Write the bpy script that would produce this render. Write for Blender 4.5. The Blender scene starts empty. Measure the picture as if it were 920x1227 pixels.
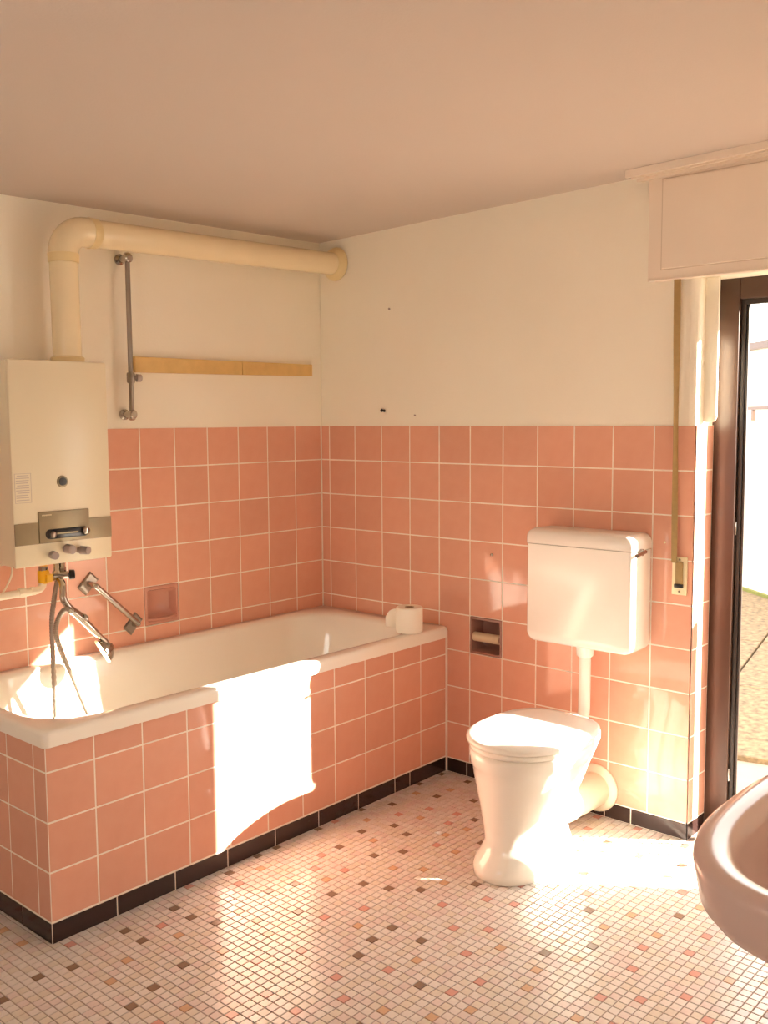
import bpy, bmesh, math, random
from mathutils import Vector, Matrix

random.seed(7)
R = math.radians
S = bpy.context.scene
COL = S.collection

# ------------------------------------------------------------------ camera
cam_d = bpy.data.cameras.new('camera')
cam = bpy.data.objects.new('camera', cam_d)
COL.objects.link(cam)
right = Vector((0.66155, -0.74987, -0.00611))
up = Vector((0.07506, 0.05811, 0.99548))
fwd = right.cross(-up)
fwd = Vector((0.74613, 0.65902, -0.09473))
m = Matrix((right, up, -fwd)).transposed().to_4x4()
m.translation = Vector((-3.1229, -3.1316, 1.4557))
cam.matrix_world = m
cam_d.sensor_fit = 'VERTICAL'
cam_d.sensor_height = 24.0
cam_d.lens = 1171.73 / 1227.0 * 24.0
cam_d.clip_start = 0.02
S.camera = cam

# ------------------------------------------------------------------ world, sun, exposure
W = bpy.data.worlds.new('sky')
S.world = W
W.use_nodes = True
bg = W.node_tree.nodes['Background']
bg.inputs[0].default_value = (1.0, 0.96, 0.90, 1)
bg.inputs[1].default_value = 4.6
sun_d = bpy.data.lights.new('sun', 'SUN')
sun_d.energy = 45.0
sun_d.color = (1.0, 0.93, 0.79)
sun_d.angle = R(0.6)
sun = bpy.data.objects.new('sun', sun_d)
COL.objects.link(sun)
SUN_DIR = Vector((-0.59, 0.807, -0.45)).normalized()
sun.rotation_euler = (-SUN_DIR).to_track_quat('Z', 'Y').to_euler()
sun.location = (6, -8, 6)
S.view_settings.view_transform = 'Standard'
S.view_settings.look = 'None'
S.view_settings.gamma = 1.0
S.view_settings.use_curve_mapping = False
S.view_settings.exposure = 0.40
try:
    S.cycles.max_bounces = 16
    S.cycles.diffuse_bounces = 12
    S.cycles.glossy_bounces = 6
except Exception:
    pass

# ------------------------------------------------------------------ materials
def srgb(r, g, b):
    f = lambda c: c / 12.92 if c <= 0.04045 else ((c + 0.055) / 1.055) ** 2.4
    return (f(r), f(g), f(b), 1.0)

def mat(name, col, rough=0.5, metal=0.0, vary=0.0, hue_to=None, noise=0.0, nscale=8.0,
        bump=0.0, bscale=60.0, coat=0.0, spec=0.5, objrand=0.0):
    """principled; vary/noise = colour mottling, objrand = value change per object"""
    mt = bpy.data.materials.new(name)
    mt.use_nodes = True
    nt = mt.node_tree
    b = nt.nodes['Principled BSDF']
    b.inputs['Base Color'].default_value = col
    b.inputs['Roughness'].default_value = rough
    b.inputs['Metallic'].default_value = metal
    b.inputs['Specular IOR Level'].default_value = spec
    b.inputs['Coat Weight'].default_value = coat
    b.inputs['Coat Roughness'].default_value = 0.06
    tc = nt.nodes.new('ShaderNodeTexCoord')
    last = None
    if noise > 0:
        n = nt.nodes.new('ShaderNodeTexNoise')
        n.inputs['Scale'].default_value = nscale
        n.inputs['Detail'].default_value = 5
        nt.links.new(tc.outputs['Object'], n.inputs['Vector'])
        mx = nt.nodes.new('ShaderNodeMix')
        mx.data_type = 'RGBA'
        mx.inputs['A'].default_value = col
        c2 = hue_to if hue_to else tuple(c * 0.7 for c in col[:3]) + (1,)
        mx.inputs['B'].default_value = c2
        mr = nt.nodes.new('ShaderNodeMapRange')
        mr.inputs['From Min'].default_value = 0.35
        mr.inputs['From Max'].default_value = 0.75
        mr.inputs['To Max'].default_value = noise
        nt.links.new(n.outputs['Fac'], mr.inputs['Value'])
        nt.links.new(mr.outputs['Result'], mx.inputs['Factor'])
        last = mx.outputs['Result']
    if objrand > 0:
        oi = nt.nodes.new('ShaderNodeObjectInfo')
        hs = nt.nodes.new('ShaderNodeHueSaturation')
        mr2 = nt.nodes.new('ShaderNodeMapRange')
        mr2.inputs['To Min'].default_value = 1 - objrand
        mr2.inputs['To Max'].default_value = 1 + objrand
        nt.links.new(oi.outputs['Random'], mr2.inputs['Value'])
        nt.links.new(mr2.outputs['Result'], hs.inputs['Value'])
        if last:
            nt.links.new(last, hs.inputs['Color'])
        else:
            hs.inputs['Color'].default_value = col
        last = hs.outputs['Color']
    if last:
        nt.links.new(last, b.inputs['Base Color'])
    if bump > 0:
        n2 = nt.nodes.new('ShaderNodeTexNoise')
        n2.inputs['Scale'].default_value = bscale
        n2.inputs['Detail'].default_value = 3
        nt.links.new(tc.outputs['Object'], n2.inputs['Vector'])
        bp = nt.nodes.new('ShaderNodeBump')
        bp.inputs['Strength'].default_value = bump
        bp.inputs['Distance'].default_value = 0.002
        nt.links.new(n2.outputs['Fac'], bp.inputs['Height'])
        nt.links.new(bp.outputs['Normal'], b.inputs['Normal'])
    return mt

M = {}
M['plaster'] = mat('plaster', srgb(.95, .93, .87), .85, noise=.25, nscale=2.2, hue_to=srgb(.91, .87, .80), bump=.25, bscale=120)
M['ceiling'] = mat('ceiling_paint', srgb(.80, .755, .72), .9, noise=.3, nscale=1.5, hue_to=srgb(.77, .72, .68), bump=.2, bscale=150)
M['tile'] = mat('pink_tile', srgb(.875, .655, .565), .07, noise=.35, nscale=22, hue_to=srgb(.845, .605, .515), bump=.05, bscale=28, objrand=.045, spec=.30)
M['black_tile'] = mat('black_tile', srgb(.20, .135, .125), .16, noise=.3, nscale=30, objrand=.08)
M['grout'] = mat('grout', srgb(.96, .92, .87), .85, noise=.3, nscale=14)
M['floor_grout'] = mat('floor_grout', srgb(.56, .48, .43), .8, noise=.4, nscale=9)
M['enamel'] = mat('tub_enamel', srgb(.95, .93, .89), .10, coat=.3)
M['ceramic'] = mat('white_ceramic', srgb(.95, .94, .91), .08, coat=.4)
M['seat'] = mat('seat_plastic', srgb(.95, .94, .91), .18)
M['plastic'] = mat('cistern_plastic', srgb(.95, .93, .90), .22)
M['beige_ceramic'] = mat('beige_ceramic', srgb(.80, .70, .67), .22, coat=.15)
M['boiler'] = mat('boiler_enamel', srgb(.90, .86, .75), .28, bump=.02, bscale=30)
M['brushed'] = mat('brushed_metal', srgb(.58, .525, .42), .40, metal=.6, noise=.2, nscale=40)
M['flue'] = mat('flue_enamel', srgb(.94, .88, .74), .25, noise=.15, nscale=6)
M['flue_joint'] = mat('flue_joint', srgb(.90, .82, .62), .35)
M['chrome'] = mat('chrome', srgb(.72, .69, .66), .06, metal=1.0)
M['dull_chrome'] = mat('dull_chrome', srgb(.60, .56, .52), .30, metal=.9)
M['dark'] = mat('dark_plastic', srgb(.10, .08, .08), .35)
M['grey_knob'] = mat('grey_knob', srgb(.66, .60, .57), .3)
M['yellow'] = mat('yellow_plastic', srgb(.90, .68, .08), .4)
M['white_pipe'] = mat('white_pipe', srgb(.92, .86, .76), .35, noise=.2, nscale=20)
M['wood'] = mat('ochre_wood', srgb(.87, .73, .47), .45, noise=.35, nscale=30)
M['paper'] = mat('paper', srgb(.95, .92, .87), .95, bump=.2, bscale=90)
M['card'] = mat('card_core', srgb(.62, .52, .42), .9)
M['cream'] = mat('cream_plastic', srgb(.91, .85, .70), .35)
M['pvc'] = mat('waste_pvc', srgb(.92, .87, .78), .3)
M['strap'] = mat('woven_strap', srgb(.66, .55, .36), .8, noise=.4, nscale=60)
M['box'] = mat('shutter_box_paint', srgb(.92, .87, .81), .5, noise=.15, nscale=5)
M['brown'] = mat('brown_frame', srgb(.31, .215, .165), .35, noise=.2, nscale=25)
M['gasket'] = mat('dark_rebate', srgb(.19, .145, .12), .4)
M['niche'] = mat('pink_ceramic_niche', srgb(.79, .57, .50), .15)
M['paving'] = mat('terrace_paving', srgb(.50, .415, .31), .9, noise=.95, nscale=26, hue_to=srgb(.24, .19, .14), bump=.6, bscale=40)
M['white_wall'] = mat('outside_plaster', srgb(.92, .89, .82), .9, noise=.2, nscale=3)
M['coping'] = mat('coping', srgb(.80, .72, .58), .8)
M['moss'] = mat('moss', srgb(.42, .42, .20), .95, noise=.7, nscale=20)
M['hose'] = mat('hose_metal', srgb(.64, .59, .54), .30, metal=.85)
M['printing'] = mat('printed_ink', srgb(.74, .69, .66), .7)
M['roller'] = mat('roller_plastic', srgb(.82, .74, .62), .4)
M['joint'] = mat('panel_gap', srgb(.82, .76, .69), .8)
M['dark_niche'] = mat('mauve_niche', srgb(.62, .46, .41), .2)

# mosaic: colour picked per tile (mesh island / object random)
def mosaic_mat(name, col, var):
    return mat(name, col, .22, noise=.25, nscale=70, hue_to=tuple(c * .82 for c in col[:3]) + (1,), objrand=0)
MOS = [mosaic_mat('mosaic_white', srgb(.85, .82, .795), 0), mosaic_mat('mosaic_cream', srgb(.835, .795, .745), 0),
       mosaic_mat('mosaic_pale_rose', srgb(.84, .78, .76), 0), mosaic_mat('mosaic_pink', srgb(.81, .61, .56), 0),
       mosaic_mat('mosaic_apricot', srgb(.80, .66, .54), 0), mosaic_mat('mosaic_brown', srgb(.54, .45, .38), 0)]

# ------------------------------------------------------------------ mesh helpers
def link(name, me, material, parent=None):
    o = bpy.data.objects.new(name, me)
    COL.objects.link(o)
    if material is not None and len(me.materials) == 0:
        me.materials.append(material)
    if parent is not None:
        o.parent = parent
    return o

def finish(bm, name, material, parent=None, smooth=False, angle=40):
    bmesh.ops.recalc_face_normals(bm, faces=bm.faces[:])
    me = bpy.data.meshes.new(name)
    if smooth:
        for f in bm.faces:
            f.smooth = True
        lim = R(angle)
        for e in bm.edges:
            if len(e.link_faces) == 2 and e.calc_face_angle(0) > lim:
                e.smooth = False
    bm.to_mesh(me)
    bm.free()
    return link(name, me, material, parent)

def add_box(bm, lo, hi, bevel=0.0, seg=2):
    x0, y0, z0 = lo
    x1, y1, z1 = hi
    v = [bm.verts.new(p) for p in ((x0,y0,z0),(x1,y0,z0),(x1,y1,z0),(x0,y1,z0),(x0,y0,z1),(x1,y0,z1),(x1,y1,z1),(x0,y1,z1))]
    fs = [bm.faces.new([v[i] for i in q]) for q in ((3,2,1,0),(4,5,6,7),(0,1,5,4),(1,2,6,5),(2,3,7,6),(3,0,4,7))]
    if bevel > 0:
        es = list({e for f in fs for e in f.edges})
        bmesh.ops.bevel(bm, geom=es, offset=bevel, segments=seg, profile=.5, affect='EDGES')

def box(name, lo, hi, material, parent=None, bevel=0.0, seg=2):
    bm = bmesh.new()
    add_box(bm, lo, hi, bevel, seg)
    return finish(bm, name, material, parent, smooth=bevel > 0)

def ring_loft(bm, rings, cap0=True, cap1=True, close=False):
    vs = [[bm.verts.new(p) for p in r] for r in rings]
    n = len(vs[0])
    rng = range(len(vs)) if close else range(len(vs) - 1)
    for i in rng:
        a, b = vs[i], vs[(i + 1) % len(vs)]
        for j in range(n):
            k = (j + 1) % n
            bm.faces.new((a[j], a[k], b[k], b[j]))
    if not close:
        if cap0: bm.faces.new(vs[0][::-1])
        if cap1: bm.faces.new(vs[-1])

def catmull(pts, n=8):
    P = [Vector(p) for p in pts]
    P = [P[0] * 2 - P[1]] + P + [P[-1] * 2 - P[-2]]
    out = []
    for i in range(1, len(P) - 2):
        for k in range(n):
            t = k / n
            a, b, c, d = P[i-1], P[i], P[i+1], P[i+2]
            out.append(.5 * ((2*b) + (c-a)*t + (2*a-5*b+4*c-d)*t*t + (3*b-a-3*c+d)*t**3))
    out.append(P[-2])
    return out

def add_tube(bm, pts, rad, sides=12, cap=True):
    """rad: number or list"""
    P = [Vector(p) for p in pts]
    rs = rad if isinstance(rad, (list, tuple)) else [rad] * len(P)
    t0 = (P[1] - P[0]).normalized()
    ref = Vector((0, 0, 1)) if abs(t0.z) < .9 else Vector((1, 0, 0))
    u = t0.cross(ref).normalized()
    rings = []
    for i, p in enumerate(P):
        t = (P[min(i+1, len(P)-1)] - P[max(i-1, 0)]).normalized()
        u = (u - t * u.dot(t)).normalized()
        v = t.cross(u)
        rings.append([p + (u * math.cos(2*math.pi*k/sides) + v * math.sin(2*math.pi*k/sides)) * rs[i] for k in range(sides)])
    ring_loft(bm, rings, cap, cap)

def tube(name, pts, rad, material, parent=None, sides=12):
    bm = bmesh.new()
    add_tube(bm, pts, rad, sides)
    return finish(bm, name, material, parent, smooth=True)

def lathe(name, origin, axis, prof, material, parent=None, sides=24):
    """prof: (distance along axis, radius)"""
    o = Vector(origin); a = Vector(axis).normalized()
    ref = Vector((0, 0, 1)) if abs(a.z) < .9 else Vector((1, 0, 0))
    u = a.cross(ref).normalized(); v = a.cross(u)
    bm = bmesh.new()
    ring_loft(bm, [[o + a * d + (u * math.cos(2*math.pi*k/sides) + v * math.sin(2*math.pi*k/sides)) * max(r, 1e-4) for k in range(sides)] for d, r in prof])
    return finish(bm, name, material, parent, smooth=True)

def tag(o, label=None, cat=None, group=None, kind=None):
    if label: o['label'] = label
    if cat: o['category'] = cat
    if group: o['group'] = group
    if kind: o['kind'] = kind
    return o

def thing(name, loc, label, cat, group=None):
    o = bpy.data.objects.new(name, None)
    COL.objects.link(o)
    o.location = loc
    o.empty_display_size = .05
    tag(o, label, cat, group)
    return o

def adopt(parent):
    """after building children in world coordinates: keep them in place under an Empty at its base"""
    bpy.context.view_layer.update()
    inv = Matrix.Translation(parent.location).inverted()
    for c in parent.children:
        c.matrix_parent_inverse = inv

def rrect(x0, x1, y0, y1, r, n=8, z=0.0, rs=None):
    """rounded rectangle ring; rs = radii at (x1,y1),(x0,y1),(x0,y0),(x1,y0)"""
    rs = rs or (r,) * 4
    out = []
    for (cx, cy, a0, q) in ((x1, y1, 0, rs[0]), (x0, y1, 90, rs[1]), (x0, y0, 180, rs[2]), (x1, y0, 270, rs[3])):
        px = cx - q if cx == x1 else cx + q
        py = cy - q if cy == y1 else cy + q
        for k in range(n + 1):
            a = R(a0 + 90 * k / n)
            out.append(Vector((px + q * math.cos(a), py + q * math.sin(a), z)))
    return out

# tiles: bevelled slabs lying in the local XZ plane, front towards local -Y
_tile_cache = {}
def tile_mesh(w, h, t, b, material, nm):
    key = (round(w, 4), round(h, 4), t, b, material.name)
    if key in _tile_cache:
        return _tile_cache[key]
    bm = bmesh.new()
    def rect(ww, hh, y):
        return [bm.verts.new((sx * ww / 2, y, sz * hh / 2)) for sx, sz in ((-1,-1),(1,-1),(1,1),(-1,1))]
    r0 = rect(w, h, t); r1 = rect(w, h, b); r2 = rect(w - 2*b, h - 2*b, 0)
    for a, c in ((r0, r1), (r1, r2)):
        for j in range(4):
            k = (j + 1) % 4
            bm.faces.new((a[j], a[k], c[k], c[j]))
    bm.faces.new(r2)
    bmesh.ops.recalc_face_normals(bm, faces=bm.faces[:])
    me = bpy.data.meshes.new(nm)
    bm.to_mesh(me); bm.free()
    me.materials.append(material)
    _tile_cache[key] = me
    return me

G = .0042   # grout gap
def put_tile(nm, parent, centre, w, h, rotz, material, t=.006, b=.0011, jitter=.0022):
    o = bpy.data.objects.new(nm, tile_mesh(w - G, h - G, t, b, material, nm))
    COL.objects.link(o)
    o.parent = parent
    o.location = centre
    o.rotation_euler = (random.uniform(-jitter, jitter), random.uniform(-.001, .001), rotz + random.uniform(-jitter, jitter))
    return o

# ================================================================== THE SETTING
TOPZ = 1.428
VP = .152
RVP = .1557
C1 = .0503
LVP = .1603
C0 = .0026
EDGE = -1.757         # where the right wall ends at the door reveal
NEARY = -2.97         # wall behind the washbasin
WESTX = -3.95
def ceil_z(x, y): return 2.231 + .020 * x - .022 * y

def struct(o):
    o['kind'] = 'structure'
    return o

# floor slab (grout coloured) with mosaic pieces
floor = struct(box('floor', (WESTX, -4.4, -.12), (.24, .1, -.0015), M['floor_grout']))

# ceiling, a shallow slope
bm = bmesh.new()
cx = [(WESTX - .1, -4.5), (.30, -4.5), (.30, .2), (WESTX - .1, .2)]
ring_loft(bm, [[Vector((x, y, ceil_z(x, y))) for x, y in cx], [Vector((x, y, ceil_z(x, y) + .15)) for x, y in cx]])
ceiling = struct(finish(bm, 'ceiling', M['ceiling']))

# --- left wall (over the bath), plane y=0, with a hole for the soap dish
SD_X0, SD_X1 = -(C0 + 6 * LVP), -(C0 + 5 * LVP)
SD_Z0, SD_Z1 = TOPZ - 5 * VP, TOPZ - 4 * VP
bm = bmesh.new()
def wall_with_hole_xz(bm, x0, x1, z0, z1, hx0, hx1, hz0, hz1, y0, y1):
    add_box(bm, (x0, y0, z0), (hx0, y1, z1)); add_box(bm, (hx1, y0, z0), (x1, y1, z1))
    add_box(bm, (hx0, y0, z0), (hx1, y1, hz0)); add_box(bm, (hx0, y0, hz1), (hx1, y1, z1))
wall_with_hole_xz(bm, WESTX - .1, .2, -.1, 2.42, SD_X0, SD_X1, SD_Z0, SD_Z1, .004, .16)
wall_left = struct(finish(bm, 'wall_left', M['plaster']))
bm = bmesh.new()
wall_with_hole_xz(bm, -2.2, 0, 0, TOPZ - .001, SD_X0, SD_X1, SD_Z0, SD_Z1, .0007, .0045)
finish(bm, 'grout_bed', M['grout'], wall_left)
for i in range(13):
    for j in range(6):
        if i == 5 and j == 4:
            continue
        put_tile('wall_tile', wall_left, (-(C0 + (i + .5) * LVP), 0, TOPZ - (j + .5) * VP), LVP, VP, 0, M['tile'])

# --- right wall, plane x=0, with a hole for the paper holder
PH_Y0, PH_Y1 = -(C1 + 6 * RVP), -(C1 + 5 * RVP)
PH_Z0, PH_Z1 = TOPZ - 6 * VP, TOPZ - 5 * VP
def wall_with_hole_yz(bm, y0, y1, z0, z1, hy0, hy1, hz0, hz1, x0, x1):
    add_box(bm, (x0, y0, z0), (x1, hy0, z1)); add_box(bm, (x0, hy1, z0), (x1, y1, z1))
    add_box(bm, (x0, hy0, z0), (x1, hy1, hz0)); add_box(bm, (x0, hy0, hz1), (x1, hy1, z1))
bm = bmesh.new()
DOOR_R = -2.705
wall_with_hole_yz(bm, EDGE + .006, .0, -.1, 2.42, PH_Y0, PH_Y1, PH_Z0, PH_Z1, .004, .26)
add_box(bm, (.004, -4.4, -.1), (.26, DOOR_R, 2.42))
add_box(bm, (.004, DOOR_R, 1.93), (.26, EDGE + .006, 2.42))
wall_right = struct(finish(bm, 'wall_right', M['plaster']))
bm = bmesh.new()
wall_with_hole_yz(bm, EDGE + .0007, 0, 0, TOPZ - .001, PH_Y0, PH_Y1, PH_Z0, PH_Z1, .0007, .0045)
add_box(bm, (.0007, EDGE + .0007, 0), (.14, EDGE + .006, TOPZ - .001))
finish(bm, 'grout_bed', M['grout'], wall_right)
HALF = math.pi / 2
cols = [(0.0, C1)] + [(C1 + k * RVP, C1 + (k + 1) * RVP) for k in range(11)]
cols[-1] = (cols[-1][0], -EDGE)
for ci, (a, b) in enumerate(cols):
    for j in range(9):
        if ci == 6 and j == 5:
            continue
        if b < .70 and j > 5:
            continue
        put_tile('wall_tile', wall_right, (0, -(a + b) / 2, TOPZ - (j + .5) * VP), b - a, VP, -HALF, M['tile'])
for j in range(9):      # reveal beside the door
    put_tile('wall_tile', wall_right, (.070, EDGE, TOPZ - (j + .5) * VP), .138, VP, 0, M['tile'])
BASE_H = TOPZ - 9 * VP
prev = .711
for q in (.815, 1.02, 1.23, 1.44, 1.545, 1.757):
    put_tile('base_tile', wall_right, (-.001, -(prev + q) / 2, BASE_H / 2), q - prev, BASE_H, -HALF, M['black_tile'])
    prev = q
put_tile('base_tile', wall_right, (.070, EDGE - .001, BASE_H / 2), .138, BASE_H, 0, M['black_tile'])
# white rounded strip on the upper part of the reveal, ending on the tiles
bm = bmesh.new()
ring_loft(bm, [[Vector((x, EDGE + .01 + p.x, 1.675 + p.y)) for p in rrect(-.056 + d, .0 - d, -.238 + d, .238 - d, .022, 8, rs=(.004, .004, .022, .022))] for x, d in ((.054, 0), (.051, 0), (.048, .003))])
finish(bm, 'cover_strip', M['plaster'], wall_right, smooth=True)
bm = bmesh.new()
ring_loft(bm, [rrect(-.000, .06, EDGE - .001, EDGE + .03, .018, 6, z, rs=(.002, .002, .02, .002)) for z in (TOPZ + .002, 1.92)])
finish(bm, 'corner_plaster', M['plaster'], wall_right, smooth=True)

box('soffit', (.0035, DOOR_R, 1.915), (.139, EDGE, 1.93), M['plaster'], wall_right)

# --- wall behind the washbasin with the doorway the picture is taken from, and the hall side
bm = bmesh.new()
add_box(bm, (-2.50, NEARY - .24, -.1), (.1, NEARY, 2.42))
add_box(bm, (WESTX - .1, NEARY - .24, -.1), (-3.62, NEARY, 2.42))
add_box(bm, (-3.62, NEARY - .24, 2.05), (-2.50, NEARY, 2.42))
wall_near = struct(finish(bm, 'wall_near', M['plaster']))
# --- wall opposite the garden door, with an unseen window added for sky fill
FILL_WIN = (-2.35, -1.35, .95, 1.95)
bm = bmesh.new()
wall_with_hole_yz(bm, -4.5, .1, -.1, 2.42, FILL_WIN[0], FILL_WIN[1], FILL_WIN[2], FILL_WIN[3], WESTX - .2, WESTX)
wall_far = struct(finish(bm, 'wall_far', M['plaster']))
wf = struct(bpy.data.objects.new('fill_window_1', None)); COL.objects.link(wf); wf.location = (WESTX - .1, -1.85, .95)
bm = bmesh.new()
for lo, hi in (((FILL_WIN[0], FILL_WIN[2]), (FILL_WIN[1], FILL_WIN[2] + .06)), ((FILL_WIN[0], FILL_WIN[3] - .06), (FILL_WIN[1], FILL_WIN[3])), ((FILL_WIN[0], FILL_WIN[2] + .06), (FILL_WIN[0] + .06, FILL_WIN[3] - .06)), ((FILL_WIN[1] - .06, FILL_WIN[2] + .06), (FILL_WIN[1], FILL_WIN[3] - .06))):
    add_box(bm, (WESTX - .13, lo[0], lo[1]), (WESTX - .07, hi[0], hi[1]))
finish(bm, 'fill_window_frame', M['box'], wf)
adopt(wf)

# hall end wall closing the room behind the camera
struct(box('wall_hall', (WESTX, -4.5, -.1), (.2, -4.4, 2.42), M['plaster']))

# --- mosaic on the floor
PX, PY = .0285, .0270
TW, TH = PX - .0028, PY - .0026
def mosaic_kind():
    q = random.random()
    if q < .045: return 5
    if q < .100: return 3
    if q < .14: return 4
    if q < .40: return 1
    if q < .60: return 2
    return 0
def mosaic_verts(cx, cy, dz):
    b = .0012; w = TW / 2; h = TH / 2
    return ([(cx-w, cy-h, -.0015), (cx+w, cy-h, -.0015), (cx+w, cy+h, -.0015), (cx-w, cy+h, -.0015)] +
            [(cx-w, cy-h, dz-b*.6), (cx+w, cy-h, dz-b*.6), (cx+w, cy+h, dz-b*.6), (cx-w, cy+h, dz-b*.6)] +
            [(cx-w+b, cy-h+b, dz), (cx+w-b, cy-h+b, dz), (cx+w-b, cy+h-b, dz), (cx-w+b, cy+h-b, dz)])
MF = [(0,1,5,4),(1,2,6,5),(2,3,7,6),(3,0,4,7),(4,5,9,8),(5,6,10,9),(6,7,11,10),(7,4,8,11),(8,9,10,11)]
cells = []
accents = set()
nx = int(3.9 / PX); ny = int(3.0 / PY)
for i in range(nx):
    for j in range(ny):
        x = -.002 - (i + .5) * PX; y = -.002 - (j + .5) * PY
        if x > -1.775 and y > -.70:
            continue
        kd = mosaic_kind()
        if kd >= 3:
            if any((i - a, j - b) in accents for a in range(-2, 3) for b in range(-2, 3)):
                kd = 0
            else:
                accents.add((i, j))
        cells.append((x, y, kd))
near = []
c0 = Vector((-3.1229, -3.1316, 1.4557))
for k, (x, y, kd) in enumerate(cells):
    d = Vector((x, y, 0)) - c0
    zc = d.dot(fwd)
    if zc < .1:
        continue
    px = 460 + 1171.7 * d.dot(right) / zc
    py = 613.5 - 1171.7 * d.dot(up) / zc
    if 0 < px < 900 and 0 < py < 1222:
        near.append((zc, k))
near.sort()
near_ids = {k for _, k in near[:300]}
mos_mesh = []
for kd in range(6):
    me = bpy.data.meshes.new('mosaic_tile')
    me.from_pydata(mosaic_verts(0, 0, .0009), [], MF)
    me.materials.append(MOS[kd])
    mos_mesh.append(me)
V, F, FM = [], [], []
for k, (x, y, kd) in enumerate(cells):
    if k in near_ids:
        o = bpy.data.objects.new('mosaic_tile', mos_mesh[kd])
        COL.objects.link(o); o.parent = floor
        o.location = (x, y, random.uniform(-.0002, .0002))
        o.rotation_euler = (random.uniform(-.006, .006), random.uniform(-.006, .006), random.uniform(-.01, .01))
    else:
        n0 = len(V)
        vs = mosaic_verts(x, y, .0009)
        tx, ty = random.uniform(-.006, .006), random.uniform(-.006, .006)
        V += [(a, b, c if c < -.001 else c + (a - x) * tx + (b - y) * ty) for a, b, c in vs]
        F += [tuple(n0 + q for q in f) for f in MF]
        FM += [kd] * len(MF)
me = bpy.data.meshes.new('mosaic_field')
me.from_pydata(V, [], F)
for mm in MOS: me.materials.append(mm)
me.polygons.foreach_set('material_index', FM)
mf = link('mosaic_field', me, None, floor)
mf['kind'] = 'stuff'

# --- garden door: frame with rebate, standing open
door = bpy.data.objects.new('door_1', None); COL.objects.link(door); struct(door)
door.location = (.17, -2.18, 0)
FX0, FX1 = .14, .18
FL, FR = EDGE, DOOR_R
box('frame_post', (FX0, FL - .078, 0), (FX1, FL + .03, 1.96), M['brown'], door, .004)
box('frame_post', (FX0, FR - .01, 0), (FX1, FR + .080, 1.96), M['brown'], door, .004)
box('frame_head', (FX0 + .001, FR + .08, 1.845), (FX1, FL - .078, 1.96), M['brown'], door, .004)
for sgn, y in ((-1, FL - .078), (1, FR + .080)):
    a, b = sorted((y, y + sgn * .016))
    box('rebate', (FX0 + .014, a, 0), (FX1 - .006, b, 1.845), M['gasket'], door, .002)
    a, b = sorted((y + sgn * .016, y + sgn * .026))
    box('weather_strip', (FX0 + .020, a, 0), (FX1 - .012, b, 1.83), M['gasket'], door, .003)
box('rebate', (FX0 + .014, FR + .096, 1.828), (FX1 - .006, FL - .094, 1.845), M['gasket'], door)
box('threshold', (FX0 - .002, FR + .08, -.05), (.30, FL - .078, .018), M['gasket'], door, .004)
box('strike_plate', (FX0 + .006, FL - .0845, 1.055), (FX0 + .03, FL - .0775, 1.10), M['chrome'], door, .002)
box('strike_plate', (FX0 + .006, FL - .0845, .19), (FX0 + .03, FL - .0775, .235), M['chrome'], door, .002)
adopt(door)

# --- terrace beyond the door
terr = struct(box('terrace', (.26, -9, -.30), (16, 9, -.075), M['floor_grout']))
an = math.atan2(.21, .97)
ux, uy = Vector((math.cos(an), math.sin(an), 0)), Vector((-math.sin(an), math.cos(an), 0))
org = Vector((2.22, -1.01, 0))
pm = {}
for i in range(-2, 5):
    for j in range(-5, 5):
        w, h = 1.2, 1.0
        cxy = org + ux * ((i + .5) * w) + uy * ((j + .5) * h)
        if cxy.x < 1.05 or cxy.x > 7.5:
            continue
        if 'm' not in pm:
            bmx = bmesh.new(); add_box(bmx, (-w/2 + .006, -h/2 + .006, -.03), (w/2 - .006, h/2 - .006, 0), .004, 1)
            mx = bpy.data.meshes.new('paving_slab'); bmx.to_mesh(mx); bmx.free(); mx.materials.append(M['paving']); pm['m'] = mx
        o = bpy.data.objects.new('paving_slab', pm['m']); COL.objects.link(o); o.parent = terr
        o.location = (cxy.x, cxy.y, -.05); o.rotation_euler.z = an
# strip next to the house
box('paving_strip', (.262, -6, -.08), (.50, 6, -.052), M['paving'], terr)

# parapet wall across the terrace
gw = thing('garden_wall', (5.3, .05, -.05), 'white rendered garden wall with a moss line beyond the terrace paving', 'wall')
wd = Vector((-.64, -.76, 0)).normalized(); wn = Vector((.76, -.64, 0)).normalized()
def slab(name, a0, a1, n0, n1, z0, z1, material, parent, base=Vector((5.35, .14, 0)), bev=0):
    bm = bmesh.new()
    p = [base + wd * a0 + wn * n0, base + wd * a1 + wn * n0, base + wd * a1 + wn * n1, base + wd * a0 + wn * n1]
    ring_loft(bm, [[Vector((q.x, q.y, z0)) for q in p], [Vector((q.x, q.y, z1)) for q in p]])
    return finish(bm, name, material, parent)
slab('wall_body', -3, 5.2, 0, .2, -.05, 1.36, M['white_wall'], gw)
slab('plinth', -3, 5.2, -.02, 0, -.05, .06, M['white_wall'], gw)
slab('moss_strip', -3, 5.2, -.055, -.02, -.055, -.025, M['moss'], gw)
slab('coping', -3, 5.2, -.03, .23, 1.36, 1.42, M['coping'], gw)
adopt(gw)
rl = thing('wall_railing', (5.35, .14, 1.42), 'thin brown handrail on short posts above the garden wall', 'railing')
slab('handrail', -3, 5.2, .08, .12, 1.515, 1.545, M['brown'], rl)
for k in range(-3, 6):
    slab('post', k - .10, k - .07, .085, .115, 1.42, 1.515, M['brown'], rl)
adopt(rl)
hb = thing('neighbour_house', (11.5, 2.0, -.3), 'white house beyond the garden wall with a brown roof edge', 'building')
bb = Vector((11.5, 3.5, 0))
slab('house_wall', -6, 7, 0, 3, -.3, 2.35, M['white_wall'], hb, bb)
slab('roof_edge', -6.2, 7.2, -.12, 3.1, 2.35, 2.44, M['brown'], hb, bb)
adopt(hb)

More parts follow.
